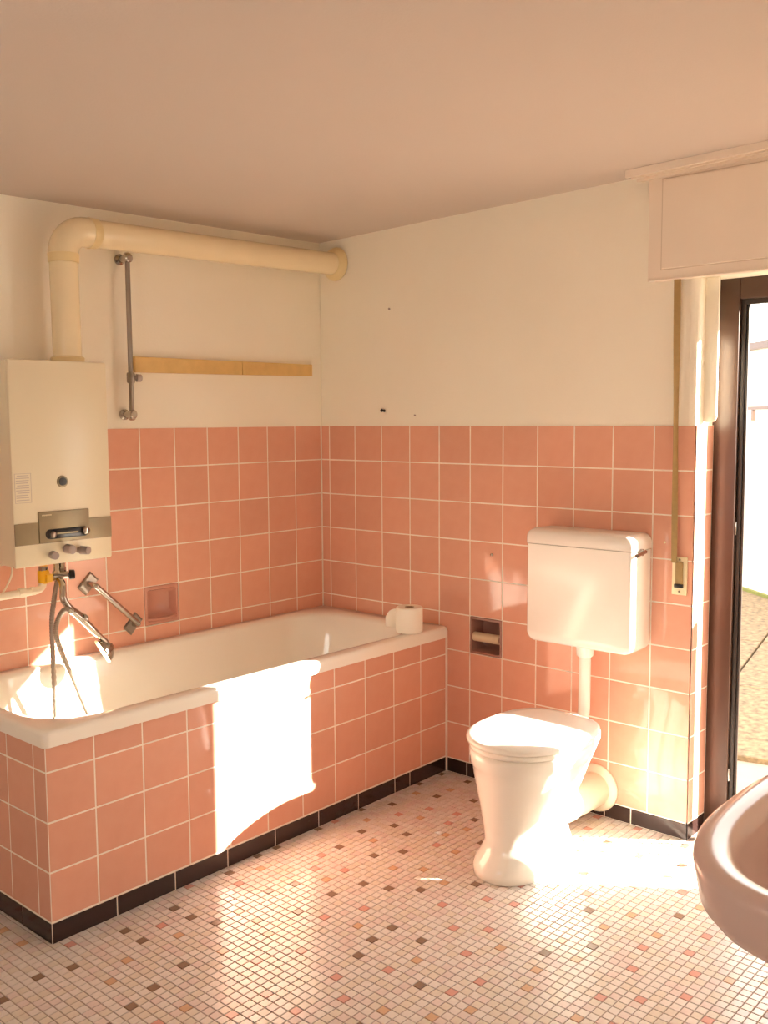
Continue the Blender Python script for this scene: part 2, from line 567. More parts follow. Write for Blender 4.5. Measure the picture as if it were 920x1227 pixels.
# iron railing outside, right of the door: its shadow falls on the toilet lid and the floor
gr = thing('terrace_railing', (.42, -3.2, -.05), 'white iron railing with thin upright bars on the terrace beside the door', 'railing')
GY0, GY1 = -4.1, -2.28
box('top_rail', (.405, GY0, .950), (.435, GY1, 1.055), M['box'], gr, .01)
box('bottom_rail', (.412, GY0, .04), (.432, GY1, .06), M['box'], gr, .004)
for k in range(13):
    yy = GY1 - .10 - k * .14
    box('bar', (.417, yy - .0045, .06), (.426, yy + .0045, .95), M['box'], gr)
for yy in (GY0 + .05, GY1 - .02):
    box('post', (.408, yy - .012, -.05), (.432, yy + .012, .955), M['box'], gr)
adopt(gr)

# ================================================================== BATHTUB
tub = thing('bathtub', (-.9, -.36, 0), 'white enamel built-in bathtub with a pink tiled surround', 'bathtub')
TX0, TX1, TY0, TY1 = -1.80, -.003, -.727, -.003
RT = .612
def tub_ring(z, x0, x1, y0, y1, r): return rrect(x0, x1, y0, y1, r, 10, z)
bm = bmesh.new()
rings = [tub_ring(RT - .045, TX0 + .012, TX1, TY0 + .012, TY1, .010),
         tub_ring(RT - .045, TX0, TX1, TY0, TY1, .018),
         tub_ring(RT - .012, TX0, TX1, TY0, TY1, .020),
         tub_ring(RT - .003, TX0 + .004, TX1 - .001, TY0 + .004, TY1 - .001, .022),
         tub_ring(RT, TX0 + .012, TX1 - .004, TY0 + .012, TY1 - .004, .024),
         tub_ring(RT - .001, TX0 + .040, TX1 - .060, TY0 + .052, TY1 - .035, .17),
         tub_ring(RT - .006, TX0 + .052, TX1 - .075, TY0 + .064, TY1 - .047, .20),
         tub_ring(RT - .020, TX0 + .060, TX1 - .085, TY0 + .072, TY1 - .055, .21),
         tub_ring(RT - .10, TX0 + .085, TX1 - .100, TY0 + .082, TY1 - .066, .21),
         tub_ring(RT - .25, TX0 + .16, TX1 - .135, TY0 + .10, TY1 - .088, .19),
         tub_ring(RT - .34, TX0 + .24, TX1 - .16, TY0 + .125, TY1 - .11, .17),
         tub_ring(RT - .38, TX0 + .31, TX1 - .20, TY0 + .17, TY1 - .155, .13),
         tub_ring(RT - .39, TX0 + .42, TX1 - .30, TY0 + .24, TY1 - .23, .08)]
ring_loft(bm, rings, cap0=False, cap1=True)
finish(bm, 'basin', M['enamel'], tub, smooth=True, angle=60)
# tiled surround
FRY = -.711
ENDX = -1.79
bm = bmesh.new()
add_box(bm, (ENDX + .0007, FRY + .0007, 0), (-.003, FRY + .05, RT - .046))
add_box(bm, (ENDX + .0007, FRY + .05, 0), (ENDX + .05, -.003, RT - .046))
finish(bm, 'surround_core', M['grout'], tub)
fx = [-.003, -.167, -.3305, -.494, -.6575, -.821, -.9845, -1.148, -1.3115, -1.475, -1.6385, ENDX]
fz = [RT - .046, .493, .350, .207, .0635]
for a, b in zip(fx[:-1], fx[1:]):
    for z1, z0 in zip(fz[:-1], fz[1:]):
        put_tile('surround_tile', tub, ((a + b) / 2, FRY, (z0 + z1) / 2), a - b, z1 - z0, 0, M['tile'])
ey = [-.711, -.645, -.495, -.345, -.195, -.045, -.003]
for a, b in zip(ey[:-1], ey[1:]):
    for z1, z0 in zip(fz[:-1], fz[1:]):
        put_tile('surround_tile', tub, (ENDX, (a + b) / 2, (z0 + z1) / 2), b - a, z1 - z0, -HALF, M['tile'])
bx = [-.003, -.237, -.328, -.537, -.7455, -.954, -1.1625, -1.371, -1.5795, ENDX]
for a, b in zip(bx[:-1], bx[1:]):
    put_tile('base_tile', tub, ((a + b) / 2, FRY - .0015, .031), a - b, .062, 0, M['black_tile'])
by = [-.711, -.55, -.34, -.13, -.003]
for a, b in zip(by[:-1], by[1:]):
    put_tile('base_tile', tub, (ENDX - .0015, (a + b) / 2, .031), b - a, .062, -HALF, M['black_tile'])
box('wall_sealant', (-.008, FRY - .006, .0), (-.0005, FRY + .001, RT - .02), M['grout'], tub)
lathe('overflow_cap', (-1.62, -.36, .46), (1, 0, .4), [(0, .001), (0, .032), (.010, .030), (.014, .001)], M['chrome'], tub)
lathe('drain', (-1.30, -.36, RT - .391), (0, 0, 1), [(0, .03), (.004, .03), (.005, .02), (.003, .001)], M['chrome'], tub)
adopt(tub)

# ================================================================== TOILET
ty = -1.418
wc = thing('toilet', (-.45, ty, 0), 'white floor-standing toilet with its lid closed below the cistern', 'toilet')
def egg(z, xf, xb, hw, n=40, p=2.2, cy=ty, back=None):
    """plan outline: rounded at the front (xf, smaller x), squarer at the back"""
    out = []
    cxx = xf + hw * 1.25 if back is None else back
    cxx = min(cxx, (xf + xb) / 2 + .03)
    for k in range(n):
        a = 2 * math.pi * k / n
        c, s = math.cos(a), math.sin(a)
        if c < 0:
            x = cxx - (cxx - xf) * abs(c) ** (2 / 2.1); y = hw * math.copysign(abs(s) ** (2 / 2.1), s)
        else:
            x = cxx + (xb - cxx) * abs(c) ** (2 / 3.0); y = hw * math.copysign(abs(s) ** (2 / 3.0), s)
        out.append(Vector((x, cy + y, z)))
    return out
bm = bmesh.new()
prof = [(0, -.698, -.29, .112), (.004, -.704, -.285, .118), (.03, -.704, -.285, .118), (.050, -.694, -.29, .112),
        (.078, -.668, -.295, .100), (.105, -.655, -.30, .094), (.150, -.660, -.29, .102), (.215, -.666, -.275, .122),
        (.265, -.672, -.265, .142), (.315, -.678, -.255, .158), (.345, -.682, -.25, .166), (.352, -.688, -.248, .172),
        (.380, -.690, -.245, .176), (.395, -.688, -.245, .174), (.398, -.680, -.25, .168)]
ring_loft(bm, [egg(*q) for q in prof])
finish(bm, 'bowl', M['ceramic'], wc, smooth=True, angle=75)
bm = bmesh.new()
ring_loft(bm, [egg(.400, -.684, -.25, .172), egg(.402, -.690, -.245, .178), egg(.414, -.690, -.245, .178), egg(.417, -.684, -.25, .172)])
finish(bm, 'seat', M['seat'], wc, smooth=True, angle=75)
bm = bmesh.new()
ring_loft(bm, [egg(.4205, -.694, -.225, .180), egg(.423, -.700, -.220, .186), egg(.434, -.700, -.220, .186), egg(.441, -.690, -.23, .176), egg(.4445, -.65, -.26, .14), egg(.446, -.57, -.34, .07)])
lid = finish(bm, 'lid', M['seat'], wc, smooth=True, angle=75)
for s in (-1, 1):
    tube('hinge', [(-.235, ty + s * .06, .408), (-.235, ty + s * .095, .408)], .011, M['seat'], lid)
bm = bmesh.new()
ring_loft(bm, [egg(.20, -.36, -.25, .06), egg(.26, -.36, -.22, .085), egg(.32, -.36, -.195, .105), egg(.375, -.36, -.185, .125), egg(.398, -.36, -.185, .125)])
finish(bm, 'rear_deck', M['ceramic'], wc, smooth=True, angle=75)
bm = bmesh.new()
add_tube(bm, catmull([(-.42, ty, .20), (-.34, ty, .155), (-.27, ty + .005, .125), (-.215, ty + .008, .112)], 6), .056, 24)
finish(bm, 'trap_outlet', M['ceramic'], wc, smooth=True)
adopt(wc)
wp = thing('waste_pipe', (-.1, ty + .012, .04), 'cream waste pipe bend joining the toilet to the pink tiled wall', 'pipe')
tube('pipe_bend', catmull([(-.232, ty + .007, .116), (-.15, ty + .010, .107), (-.07, ty + .012, .103), (-.001, ty + .012, .102)], 6), .062, M['pvc'], wp, 24)
lathe('sealing_ring', (-.246, ty + .006, .119), (1, 0, -.12), [(0, .056), (0, .066), (.02, .067), (.022, .06)], M['pvc'], wp)
lathe('wall_rosette', (-.001, ty + .012, .104), (-1, 0, 0), [(0, .088), (.006, .088), (.012, .082), (.016, .062)], M['pvc'], wp, 32)
adopt(wp)

# cistern
cs = thing('cistern', (-.07, -1.392, .64), 'white plastic wall cistern with chrome lever hanging above the toilet', 'cistern')
def cist_ring(x, y0, y1, z0, z1, r):
    return [Vector((x, p.x, p.y)) for p in rrect(y0, y1, z0, z1, r, 8)]
bm = bmesh.new()
cy0, cy1 = -1.606, -1.180
ring_loft(bm, [cist_ring(-.002, cy0 + .002, cy1 - .002, .648, 1.004, .034), cist_ring(-.10, cy0, cy1, .646, 1.004, .036),
               cist_ring(-.126, cy0 + .002, cy1 - .002, .648, 1.004, .034), cist_ring(-.137, cy0 + .012, cy1 - .012, .658, 1.000, .028)])
for v in bm.verts:
    if v.co.z > .97: v.co.z = 1.003
finish(bm, 'tank', M['plastic'], cs, smooth=True, angle=70)
bm = bmesh.new()
def lid_ring(x, d, z1):
    return [Vector((x, p.x, max(p.y, 1.006))) for p in rrect(cy0 + d - .002, cy1 - d + .002, .94, z1, .03, 8)]
ring_loft(bm, [lid_ring(-.002, .002, 1.058), lid_ring(-.10, 0, 1.060), lid_ring(-.128, .002, 1.056), lid_ring(-.140, .012, 1.046)])
finish(bm, 'tank_lid', M['plastic'], cs, smooth=True, angle=70)
boss = lathe('lever_boss', (-.085, cy0 + .002, 1.000), (0, -1, 0), [(0, .012), (.012, .012), (.016, .008)], M['chrome'], cs, 16)
tube('lever', [(-.075, cy0 - .014, 1.002), (-.115, cy0 - .016, .998), (-.142, cy0 - .016, .995)], [.007, .006, .007], M['chrome'], boss, 10)
adopt(cs)
fp = thing('flush_pipe', (-.075, -1.395, .40), 'white flush pipe running down from the cistern to the toilet', 'pipe')
tube('pipe', catmull([(-.078, -1.396, .66), (-.078, -1.396, .56), (-.080, -1.397, .46), (-.100, -1.405, .40), (-.16, -1.415, .368), (-.22, -1.42, .36)], 6), .0215, M['plastic'], fp, 20)
lathe('collar', (-.078, -1.396, .605), (0, 0, 1), [(0, .024), (.006, .030), (.040, .033), (.044, .033)], M['plastic'], fp)
lathe('pipe_seal', (-.17, -1.416, .366), (-1, 0, -.06), [(0, .026), (.02, .030), (.05, .030)], M['plastic'], fp)
adopt(fp)

# ================================================================== WATER HEATER
HX0, HX1, HZ0, HZ1, HY = -1.592, -1.242, .988, 1.651, -.22
ht = thing('gas_water_heater', ((HX0 + HX1) / 2, -.11, HZ0), 'cream gas water heater with a brushed metal control band on the wall', 'water heater')
box('casing', (HX0, HY + .012, HZ0 + .002), (HX1, -.0, HZ1 - .002), M['boiler'], ht, .008)
box('front_cover', (HX0 - .002, HY, HZ0), (HX1 + .002, HY + .02, HZ1), M['boiler'], ht, .007)
box('control_band', (HX0 + .000, HY - .003, 1.060), (HX1 - .000, HY + .004, 1.130), M['brushed'], ht, .001)
cp = box('control_plate', (-1.511, HY - .007, 1.062), (-1.329, HY + .004, 1.163), M['brushed'], ht, .002)
# slot with two sliders
bm = bmesh.new()
ring_loft(bm, [[Vector((p.x, yy, p.y)) for p in rrect(-1.490 + d, -1.334 - d, 1.073 + d, 1.105 - d, .0158 - d, 8)] for yy, d in ((HY - .004, 0), (HY - .009, 0), (HY - .011, .003))])
slot = finish(bm, 'selector_slot', M['dark'], ht, smooth=True)
box('slot_groove', (-1.452, HY - .0125, 1.087), (-1.375, HY - .010, 1.092), M['brushed'], slot)
lathe('slider_knob', (-1.470, HY - .010, 1.088), (0, -1, 0), [(0, .012), (.012, .011), (.015, .007)], M['dull_chrome'], slot, 20)
lathe('slider_knob', (-1.350, HY - .010, 1.092), (0, -1, 0), [(0, .014), (.012, .013), (.015, .008)], M['chrome'], slot, 20)
vrim = lathe('viewing_hole_rim', (-1.420, HY + .001, 1.258), (0, -1, 0), [(0, .020), (.004, .019), (.005, .014)], M['brushed'], ht, 24)
lathe('viewing_hole', (-1.420, HY, 1.258), (0, -1, 0), [(0, .014), (.0065, .0135), (.007, .001)], M['dark'], vrim, 20)
for (x, z, ax, r) in ((-1.468, 1.022, (-.25, -1, 0), .0135), (-1.418, 1.036, (0, -1, .0), .0165), (-1.372, 1.027, (.35, -1, 0), .0145)):
    lathe('tap_knob', (x, HY - .001, z), ax, [(0, .010), (.012, .010), (.013, r), (.044, r * .92), (.047, r * .6)], M['grey_knob'], ht, 16)
lab = box('instruction_label', (-1.586, HY - .0008, 1.196), (-1.530, HY + .001, 1.290), M['boiler'], ht)
bm = bmesh.new()
for k in range(11):
    zz = 1.282 - k * .0078
    add_box(bm, (-1.582 + (.004 if k in (0, 4, 7) else 0), HY - .0012, zz), (-1.536 - .006 * random.random(), HY - .0006, zz + .0022))
for lo, hi in (((-1.586, 1.196), (-1.530, 1.1972)), ((-1.586, 1.289), (-1.530, 1.2902)), ((-1.586, 1.196), (-1.5848, 1.29)), ((-1.5312, 1.196), (-1.530, 1.29))):
    add_box(bm, (lo[0], HY - .0012, lo[1]), (hi[0], HY - .0006, hi[1]))
finish(bm, 'label_print', M['printing'], lab)
bm = bmesh.new()
for k in range(6):
    add_box(bm, (-1.500 + k * .0058, HY - .0078, 1.150), (-1.4962 + k * .0058, HY - .0068, 1.1545))
finish(bm, 'plate_print', M['cream'], cp)
lathe('flue_collar', (-1.315, -.105, HZ1 - .004), (0, 0, 1), [(0, .056), (.022, .056), (.026, .05)], M['flue_joint'], ht, 28)
adopt(ht)

# flue pipe
fl = thing('flue_pipe', (-1.315, -.105, HZ1), 'cream flue pipe rising from the water heater and running under the ceiling', 'flue pipe')
FR_ = .0475
tube('vertical_run', [(-1.315, -.105, HZ1 + .006), (-1.317, -.105, 2.005)], FR_, M['flue'], fl, 32)
zl, zr = 2.096, 2.128
pts = []
for k in range(13):
    a = R(90 * k / 12)
    pts.append((-1.317 + .082 - .082 * math.cos(a), -.105, 2.014 + .082 * math.sin(a)))
bm = bmesh.new()
add_tube(bm, [(-1.317, -.105, 1.992)] + pts + [(-1.215, -.105, 2.0965)], FR_ + .003, 32)
finish(bm, 'elbow', M['flue'], fl, smooth=True)
lathe('joint_band', (-1.317, -.105, 1.985), (0, 0, 1), [(0, FR_), (.002, FR_ + .0035), (.030, FR_ + .0045), (.034, FR_)], M['flue_joint'], fl, 32)
lathe('joint_band', (-1.222, -.105, 2.0965), (1, 0, .026), [(0, FR_), (.002, FR_ + .0045), (.030, FR_ + .0035), (.034, FR_)], M['flue_joint'], fl, 32)
tube('horizontal_run', [(-1.222, -.105, 2.0965), (-.004, -.102, zr)], FR_, M['flue'], fl, 32)
lathe('wall_rosette', (-.001, -.102, zr), (-1, 0, 0), [(0, .072), (.004, .072), (.016, .066), (.030, .050)], M['flue_joint'], fl, 32)
adopt(fl)

# gas cock and gas pipe
gp = thing('gas_pipe', (-1.52, -.10, .88), 'thin white gas pipe with a yellow shut-off valve under the water heater', 'pipe')
tube('pipe', catmull([(-2.05, -.12, .886), (-1.75, -.12, .887), (-1.56, -.12, .889), (-1.478, -.12, .891), (-1.452, -.12, .900), (-1.445, -.12, .925)], 6), .0125, M['white_pipe'], gp, 14)
tube('nut', [(-1.535, -.12, .8905), (-1.512, -.12, .891)], .0165, M['white_pipe'], gp, 6)
tube('nut', [(-1.492, -.12, .8915), (-1.478, -.12, .892)], .0155, M['white_pipe'], gp, 6)
vbody = lathe('valve_body', (-1.443, -.12, .912), (0, 0, 1), [(0, .014), (.006, .019), (.04, .020), (.048, .014), (.08, .012)], M['yellow'], gp, 12)
box('valve_lever', (-1.448, -.148, .918), (-1.425, -.136, .945), M['yellow'], vbody, .003)
lathe('union', (-1.444, -.12, .955), (0, 0, 1), [(0, .016), (.014, .016), (.018, .012), (.040, .012)], M['chrome'], gp, 8)
adopt(gp)

# mixer tap with cradle arm
tp = thing('bath_mixer_tap', (-1.39, -.13, .90), 'chrome mixer tap with a black knob beneath the water heater', 'tap')
lathe('tap_body', (-1.400, -.13, .915), (0, 0, 1), [(0, .010), (.004, .015), (.032, .016), (.038, .011), (.08, .010)], M['chrome'], tp, 14)
cross = tube('cross_body', [(-1.412, -.13, .938), (-1.372, -.15, .936)], .0125, M['chrome'], tp, 14)
lathe('control_knob', (-1.374, -.149, .936), (.85, -.5, 0), [(0, .008), (.006, .008), (.008, .017), (.024, .016), (.027, .010)], M['dark'], cross, 18)
lathe('inlet_nut', (-1.383, -.137, .945), (0, 0, 1), [(0, .012), (.016, .012), (.02, .009), (.045, .009)], M['chrome'], tp, 6)
tube('swivel_arm', catmull([(-1.398, -.138, .925), (-1.402, -.165, .910), (-1.412, -.185, .885), (-1.415, -.195, .860), (-1.396, -.20, .830), (-1.357, -.202, .797)], 8), [.0120] * 41, M['chrome'], tp, 12)
lathe('cradle', (-1.362, -.212, .796), (.72, -.03, -.66), [(0, .014), (.004, .0165), (.016, .0165), (.02, .013)], M['chrome'], tp, 16)
adopt(tp)

# hand shower in the cradle and its hose
hs = thing('hand_shower', (-1.34, -.215, .70), 'chrome hand shower resting in the cradle arm over the bath', 'hand shower')
hp = catmull([(-1.395, -.214, .818), (-1.357, -.215, .783), (-1.315, -.215, .738), (-1.276, -.215, .698), (-1.262, -.214, .676)], 6)
tube('handle', hp, [.0095 + .0035 * math.sin(math.pi * min(1, k / 15)) for k in range(len(hp))], M['chrome'], hs, 16)
shead = lathe('shower_head', (-1.266, -.214, .672), (-.80, .35, -.48), [(-.020, .007), (-.012, .022), (.004, .038), (.016, .043), (.020, .040), (.021, .001)], M['chrome'], hs, 28)
lathe('head_ring', (-1.279, -.2083, .6642), (-.80, .35, -.48), [(0, .042), (.002, .0455), (.008, .0455), (.010, .038)], M['cream'], shead, 28)
lathe('hose_nut', (-1.395, -.214, .818), (-.74, 0, .66), [(0, .011), (.016, .011), (.02, .008)], M['chrome'], hs, 8)
adopt(hs)
hpts = catmull([(-1.402, -.135, .915), (-1.425, -.155, .875), (-1.450, -.175, .80), (-1.460, -.19, .70), (-1.470, -.21, .55), (-1.48, -.24, .38),
                (-1.44, -.30, .255), (-1.33, -.36, .238), (-1.24, -.42, .240), (-1.21, -.36, .250), (-1.28, -.27, .30), (-1.36, -.24, .45),
                (-1.412, -.225, .60), (-1.448, -.22, .70), (-1.462, -.217, .765), (-1.447, -.215, .810), (-1.424, -.214, .832), (-1.402, -.214, .825)], 26)
tube('shower_hose', hpts, [.0086 if k % 3 else .0072 for k in range(len(hpts))], M['hose'], None, 10)
hose = bpy.data.objects['shower_hose']
tag(hose, 'ribbed metal shower hose hanging from the tap into the bathtub', 'hose')

# thin capillary cable at the left of the pipes
cb = tube('igniter_cable', catmull([(-1.545, -.10, .99), (-1.552, -.11, .95), (-1.585, -.10, .89), (-1.62, -.06, .85), (-1.66, -.03, .84)], 6), .0035, M['white_pipe'], None, 8)
tag(cb, 'thin cream cable hanging below the water heater', 'cable')

# grab bar
gb = thing('grab_bar', (-1.11, -.03, .77), 'chrome diagonal grab bar with diamond flanges over the bath', 'grab bar')
A, B = Vector((-1.205, 0, .868)), Vector((-1.020, 0, .690))
for P in (A, B):
    bm = bmesh.new()
    s = .042
    ring_loft(bm, [[P + Vector((dx * d, yy, dz * d)) for dx, dz in ((1, .25), (.25, 1), (-1, -.25), (-.25, -1))] for yy, d in ((0, s), (-.006, s), (-.010, s * .82))])
    finish(bm, 'flange', M['dull_chrome'], gb)
off = Vector((0, -.046, 0))
tube('bar', catmull([A + Vector((0, -.006, 0)), A + Vector((.004, -.04, -.004)), A + off + Vector((.02, 0, -.02)), (A + B) / 2 + off,
                     B + off + Vector((-.02, 0, .02)), B + Vector((-.004, -.04, .004)), B + Vector((0, -.006, 0))], 8), .0108, M['chrome'], gb, 16)
adopt(gb)

# shower rail
sr = thing('shower_rail', (-1.04, -.05, 1.47), 'slim chrome shower rail with slider knob on the plaster wall', 'shower rail')
tube('rod', [(-1.030, -.052, 2.045), (-1.030, -.052, 1.468)], .009, M['dull_chrome'], sr, 14)
for z, d in ((2.04, 1), (1.478, -1)):
    lathe('wall_bracket', (-1.030, 0, z), (0, -1, 0), [(0, .020), (.008, .020), (.014, .012), (.040, .012), (.044, .016), (.064, .016), (.068, .012)], M['chrome'], sr, 18)
lathe('bracket_cap', (-1.030, -.052, 2.052), (0, 0, 1), [(-.014, .013), (.004, .013), (.008, .008)], M['chrome'], sr, 14)
lathe('bracket_cap', (-1.030, -.052, 1.464), (0, 0, -1), [(-.014, .013), (.004, .013), (.008, .008)], M['chrome'], sr, 14)
slider = lathe('slider', (-1.030, -.052, 1.592), (0, 0, 1), [(0, .013), (.004, .015), (.034, .015), (.038, .013)], M['dull_chrome'], sr, 16)
lathe('slider_knob', (-1.018, -.054, 1.611), (1, -.25, 0), [(0, .007), (.008, .007), (.010, .015), (.026, .014), (.03, .009)], M['grey_knob'], slider, 16)
adopt(sr)

# wooden strip
ws = thing('wooden_wall_strip', (-.52, -.01, 1.64), 'long ochre wooden strip in two pieces screwed to the plaster wall', 'wall strip')
def board(x0, x1, zl0, zl1, zr0, zr1):
    bm = bmesh.new()
    ring_loft(bm, [[Vector((x0, y, z)) for y, z in ((.003, zl0), (-.018, zl0), (-.018, zl1), (.003, zl1))], [Vector((x1, y, z)) for y, z in ((.003, zr0), (-.018, zr0), (-.018, zr1), (.003, zr1))]])
    return finish(bm, 'board', M['wood'], ws)
board(-.985, -.471, 1.634, 1.692, 1.640, 1.694)
board(-.468, -.083, 1.640, 1.694, 1.646, 1.696)
box('end_block', (-.081, -.016, 1.647), (-.067, .003, 1.697), M['wood'], ws, .001)
adopt(ws)

# soap dish let into the wall
sd = thing('soap_dish', ((SD_X0 + SD_X1) / 2, 0, SD_Z0), 'dusky pink ceramic soap dish set into the tiles above the bath', 'soap dish')
xc, zc_ = (SD_X0 + SD_X1) / 2, (SD_Z0 + SD_Z1) / 2
bm = bmesh.new()
def xz(y, hw, hh, r, dz=0): return [Vector((xc + p.x, y, zc_ + dz + p.y)) for p in rrect(-hw, hw, -hh, hh, r, 5)]
hw = (LVP - G) / 2; hh = (VP - G) / 2
ring_loft(bm, [xz(.05, hw, hh, .002), xz(.0, hw, hh, .002), xz(-.002, hw - .002, hh - .002, .004), xz(-.001, hw - .010, hh - .012, .010),
               xz(.012, hw - .014, hh - .017, .014), xz(.036, hw - .020, hh - .026, .02, .004), xz(.042, hw - .035, hh - .04, .02, .006)])
finish(bm, 'recess', M['niche'], sd, smooth=True, angle=50)
bm = bmesh.new()
ln = [Vector((xc + sx * (hw - .008), 0, SD_Z0 + .020)) for sx in (-1, 1)]
rr = []
for k in range(9):
    t = -1 + 2 * k / 8
    yy = -.020 * (1 - t * t) - .003
    x = xc + t * (hw - .010)
    rr.append([Vector((x, .012, SD_Z0 + .018)), Vector((x, yy, SD_Z0 + .020)), Vector((x, yy - .002, SD_Z0 + .027)), Vector((x, yy + .003, SD_Z0 + .031)), Vector((x, .012, SD_Z0 + .025))])
ring_loft(bm, rr)
finish(bm, 'lip', M['niche'], sd, smooth=True, angle=50)
adopt(sd)

# toilet-paper niche with roll spindle
ph = thing('paper_holder', (0, (PH_Y0 + PH_Y1) / 2, PH_Z0), 'recessed mauve toilet paper holder with an empty cream roller', 'paper holder')
yc, zc2 = (PH_Y0 + PH_Y1) / 2, (PH_Z0 + PH_Z1) / 2
hw2 = (RVP - G) / 2
def yz(x, a, b, r): return [Vector((x, yc + p.x, zc2 + p.y)) for p in rrect(-a, a, -b, b, r, 5)]
bm = bmesh.new()
ring_loft(bm, [yz(.10, hw2, hh, .002), yz(0, hw2, hh, .002), yz(-.002, hw2 - .002, hh - .002, .004), yz(-.001, hw2 - .008, hh - .009, .008),
               yz(.012, hw2 - .011, hh - .012, .010), yz(.07, hw2 - .014, hh - .018, .02), yz(.085, hw2 - .035, hh - .04, .02)])
finish(bm, 'recess', M['dark_niche'], ph, smooth=True, angle=50)
roll = tube('roller', [(.012, yc - hw2 + .014, zc2 - .006), (.012, yc + hw2 - .014, zc2 - .006)], .0185, M['roller'], ph, 20)
for s in (-1, 1):
    lathe('roller_end', (.012, yc + s * (hw2 - .016), zc2 - .006), (0, s, 0), [(0, .014), (.004, .012), (.006, .006)], M['dark_niche'], roll, 12)
adopt(ph)

# loose toilet roll on the tub corner
tr = thing('toilet_roll', (-.225, -.655, RT), 'white toilet paper roll standing on the corner of the bathtub rim', 'toilet roll')
RX, RY = -.185, -.668
bm = bmesh.new()
prf = [(.020, 0), (.051, 0), (.0535, .004), (.0535, .096), (.051, .100), (.020, .100), (.020, 0)]
ring_loft(bm, [[Vector((RX + r * math.cos(2*math.pi*k/32), RY + r * math.sin(2*math.pi*k/32), RT + z + .0005)) for k in range(32)] for r, z in prf[:-1]], close=True)
finish(bm, 'paper', M['paper'], tr, smooth=True)
bm = bmesh.new()
ring_loft(bm, [[Vector((RX + r * math.cos(2*math.pi*k/24), RY + r * math.sin(2*math.pi*k/24), RT + z)) for k in range(24)] for r, z in ((.0195, .001), (.0195, .0995), (.0175, .0995), (.0175, .001))], close=True)
finish(bm, 'cardboard_core', M['card'], tr, smooth=True)
bm = bmesh.new()
base = Vector((RX - .0375, RY + .038, RT))
td = Vector((-.60, .25, 0)).normalized()
rr = []
for k in range(7):
    t = k / 6
    c = base + td * (.046 * t) + Vector((0, .006 * math.sin(3 * t), 0))
    n = Vector((-td.y, td.x, 0)) * .0005
    zt, zb = .094 - .030 * t * t, .012 + .016 * t
    rr.append([c + n + Vector((0, 0, zb)), c - n + Vector((0, 0, zb)), c - n + Vector((0, 0, zt)), c + n + Vector((0, 0, zt))])
ring_loft(bm, rr)
finish(bm, 'loose_sheet', M['paper'], tr, smooth=True)
adopt(tr)

# ================================================================== WASHBASIN
wb = thing('washbasin', (-1.48, -2.73, .60), 'dusky beige ceramic washbasin with a broad rounded rim', 'washbasin')
def sup(z, a, bf, bb, cx=-1.48, cy=-2.73, nf=2.6, nb=5.0, N=72):
    out = []
    for k in range(N):
        t = 2 * math.pi * k / N
        c, s = math.cos(t), math.sin(t)
        n = nf if s > 0 else nb
        b = bf if s > 0 else bb
        out.append(Vector((cx + a * math.copysign(abs(c) ** (2 / n), c), cy + b * math.copysign(abs(s) ** (2 / n), s), z)))
    return out
ZB = .80
bm = bmesh.new()
ring_loft(bm, [sup(ZB - .20, .16, .06, .18), sup(ZB - .19, .20, .10, .20), sup(ZB - .14, .27, .155, .225), sup(ZB - .095, .335, .215, .238), sup(ZB - .075, .350, .232, .239),
               sup(ZB - .020, .361, .243, .239), sup(ZB - .008, .360, .242, .239), sup(ZB - .001, .352, .234, .235), sup(ZB + .001, .338, .220, .225), sup(ZB - .001, .318, .200, .11),
               sup(ZB - .008, .306, .188, .10), sup(ZB - .03, .294, .176, .092), sup(ZB - .08, .262, .150, .075), sup(ZB - .12, .21, .115, .06), sup(ZB - .145, .13, .07, .04), sup(ZB - .15, .03, .02, .02)])
finish(bm, 'bowl', M['beige_ceramic'], wb, smooth=True, angle=70)
lathe('drain', (-1.48, -2.72, ZB - .1505), (0, 0, 1), [(0, .001), (0, .022), (.003, .022), (.004, .015), (.002, .001)], M['chrome'], wb, 20)
tube('trap_pipe', catmull([(-1.48, -2.72, .64), (-1.48, -2.72, .50), (-1.48, -2.74, .44), (-1.48, -2.80, .44), (-1.48, -2.84, .50), (-1.48, -2.90, .53), (-1.48, -2.968, .53)], 6), .018, M['chrome'], wb, 14)
adopt(wb)
bt = thing('basin_tap', (-1.48, -2.88, ZB), 'small chrome basin tap on the rear ledge of the washbasin', 'tap')
lathe('tap_body', (-1.48, -2.875, ZB - .002), (0, 0, 1), [(0, .024), (.008, .024), (.012, .017), (.07, .016), (.075, .010)], M['chrome'], bt, 20)
tube('spout', catmull([(-1.48, -2.87, ZB + .05), (-1.48, -2.82, ZB + .075), (-1.48, -2.765, ZB + .068), (-1.48, -2.755, ZB + .05)], 6), .010, M['chrome'], bt, 12)
lathe('handle', (-1.48, -2.875, ZB + .072), (0, 0, 1), [(0, .018), (.02, .020), (.026, .014)], M['chrome'], bt, 8)
adopt(bt)

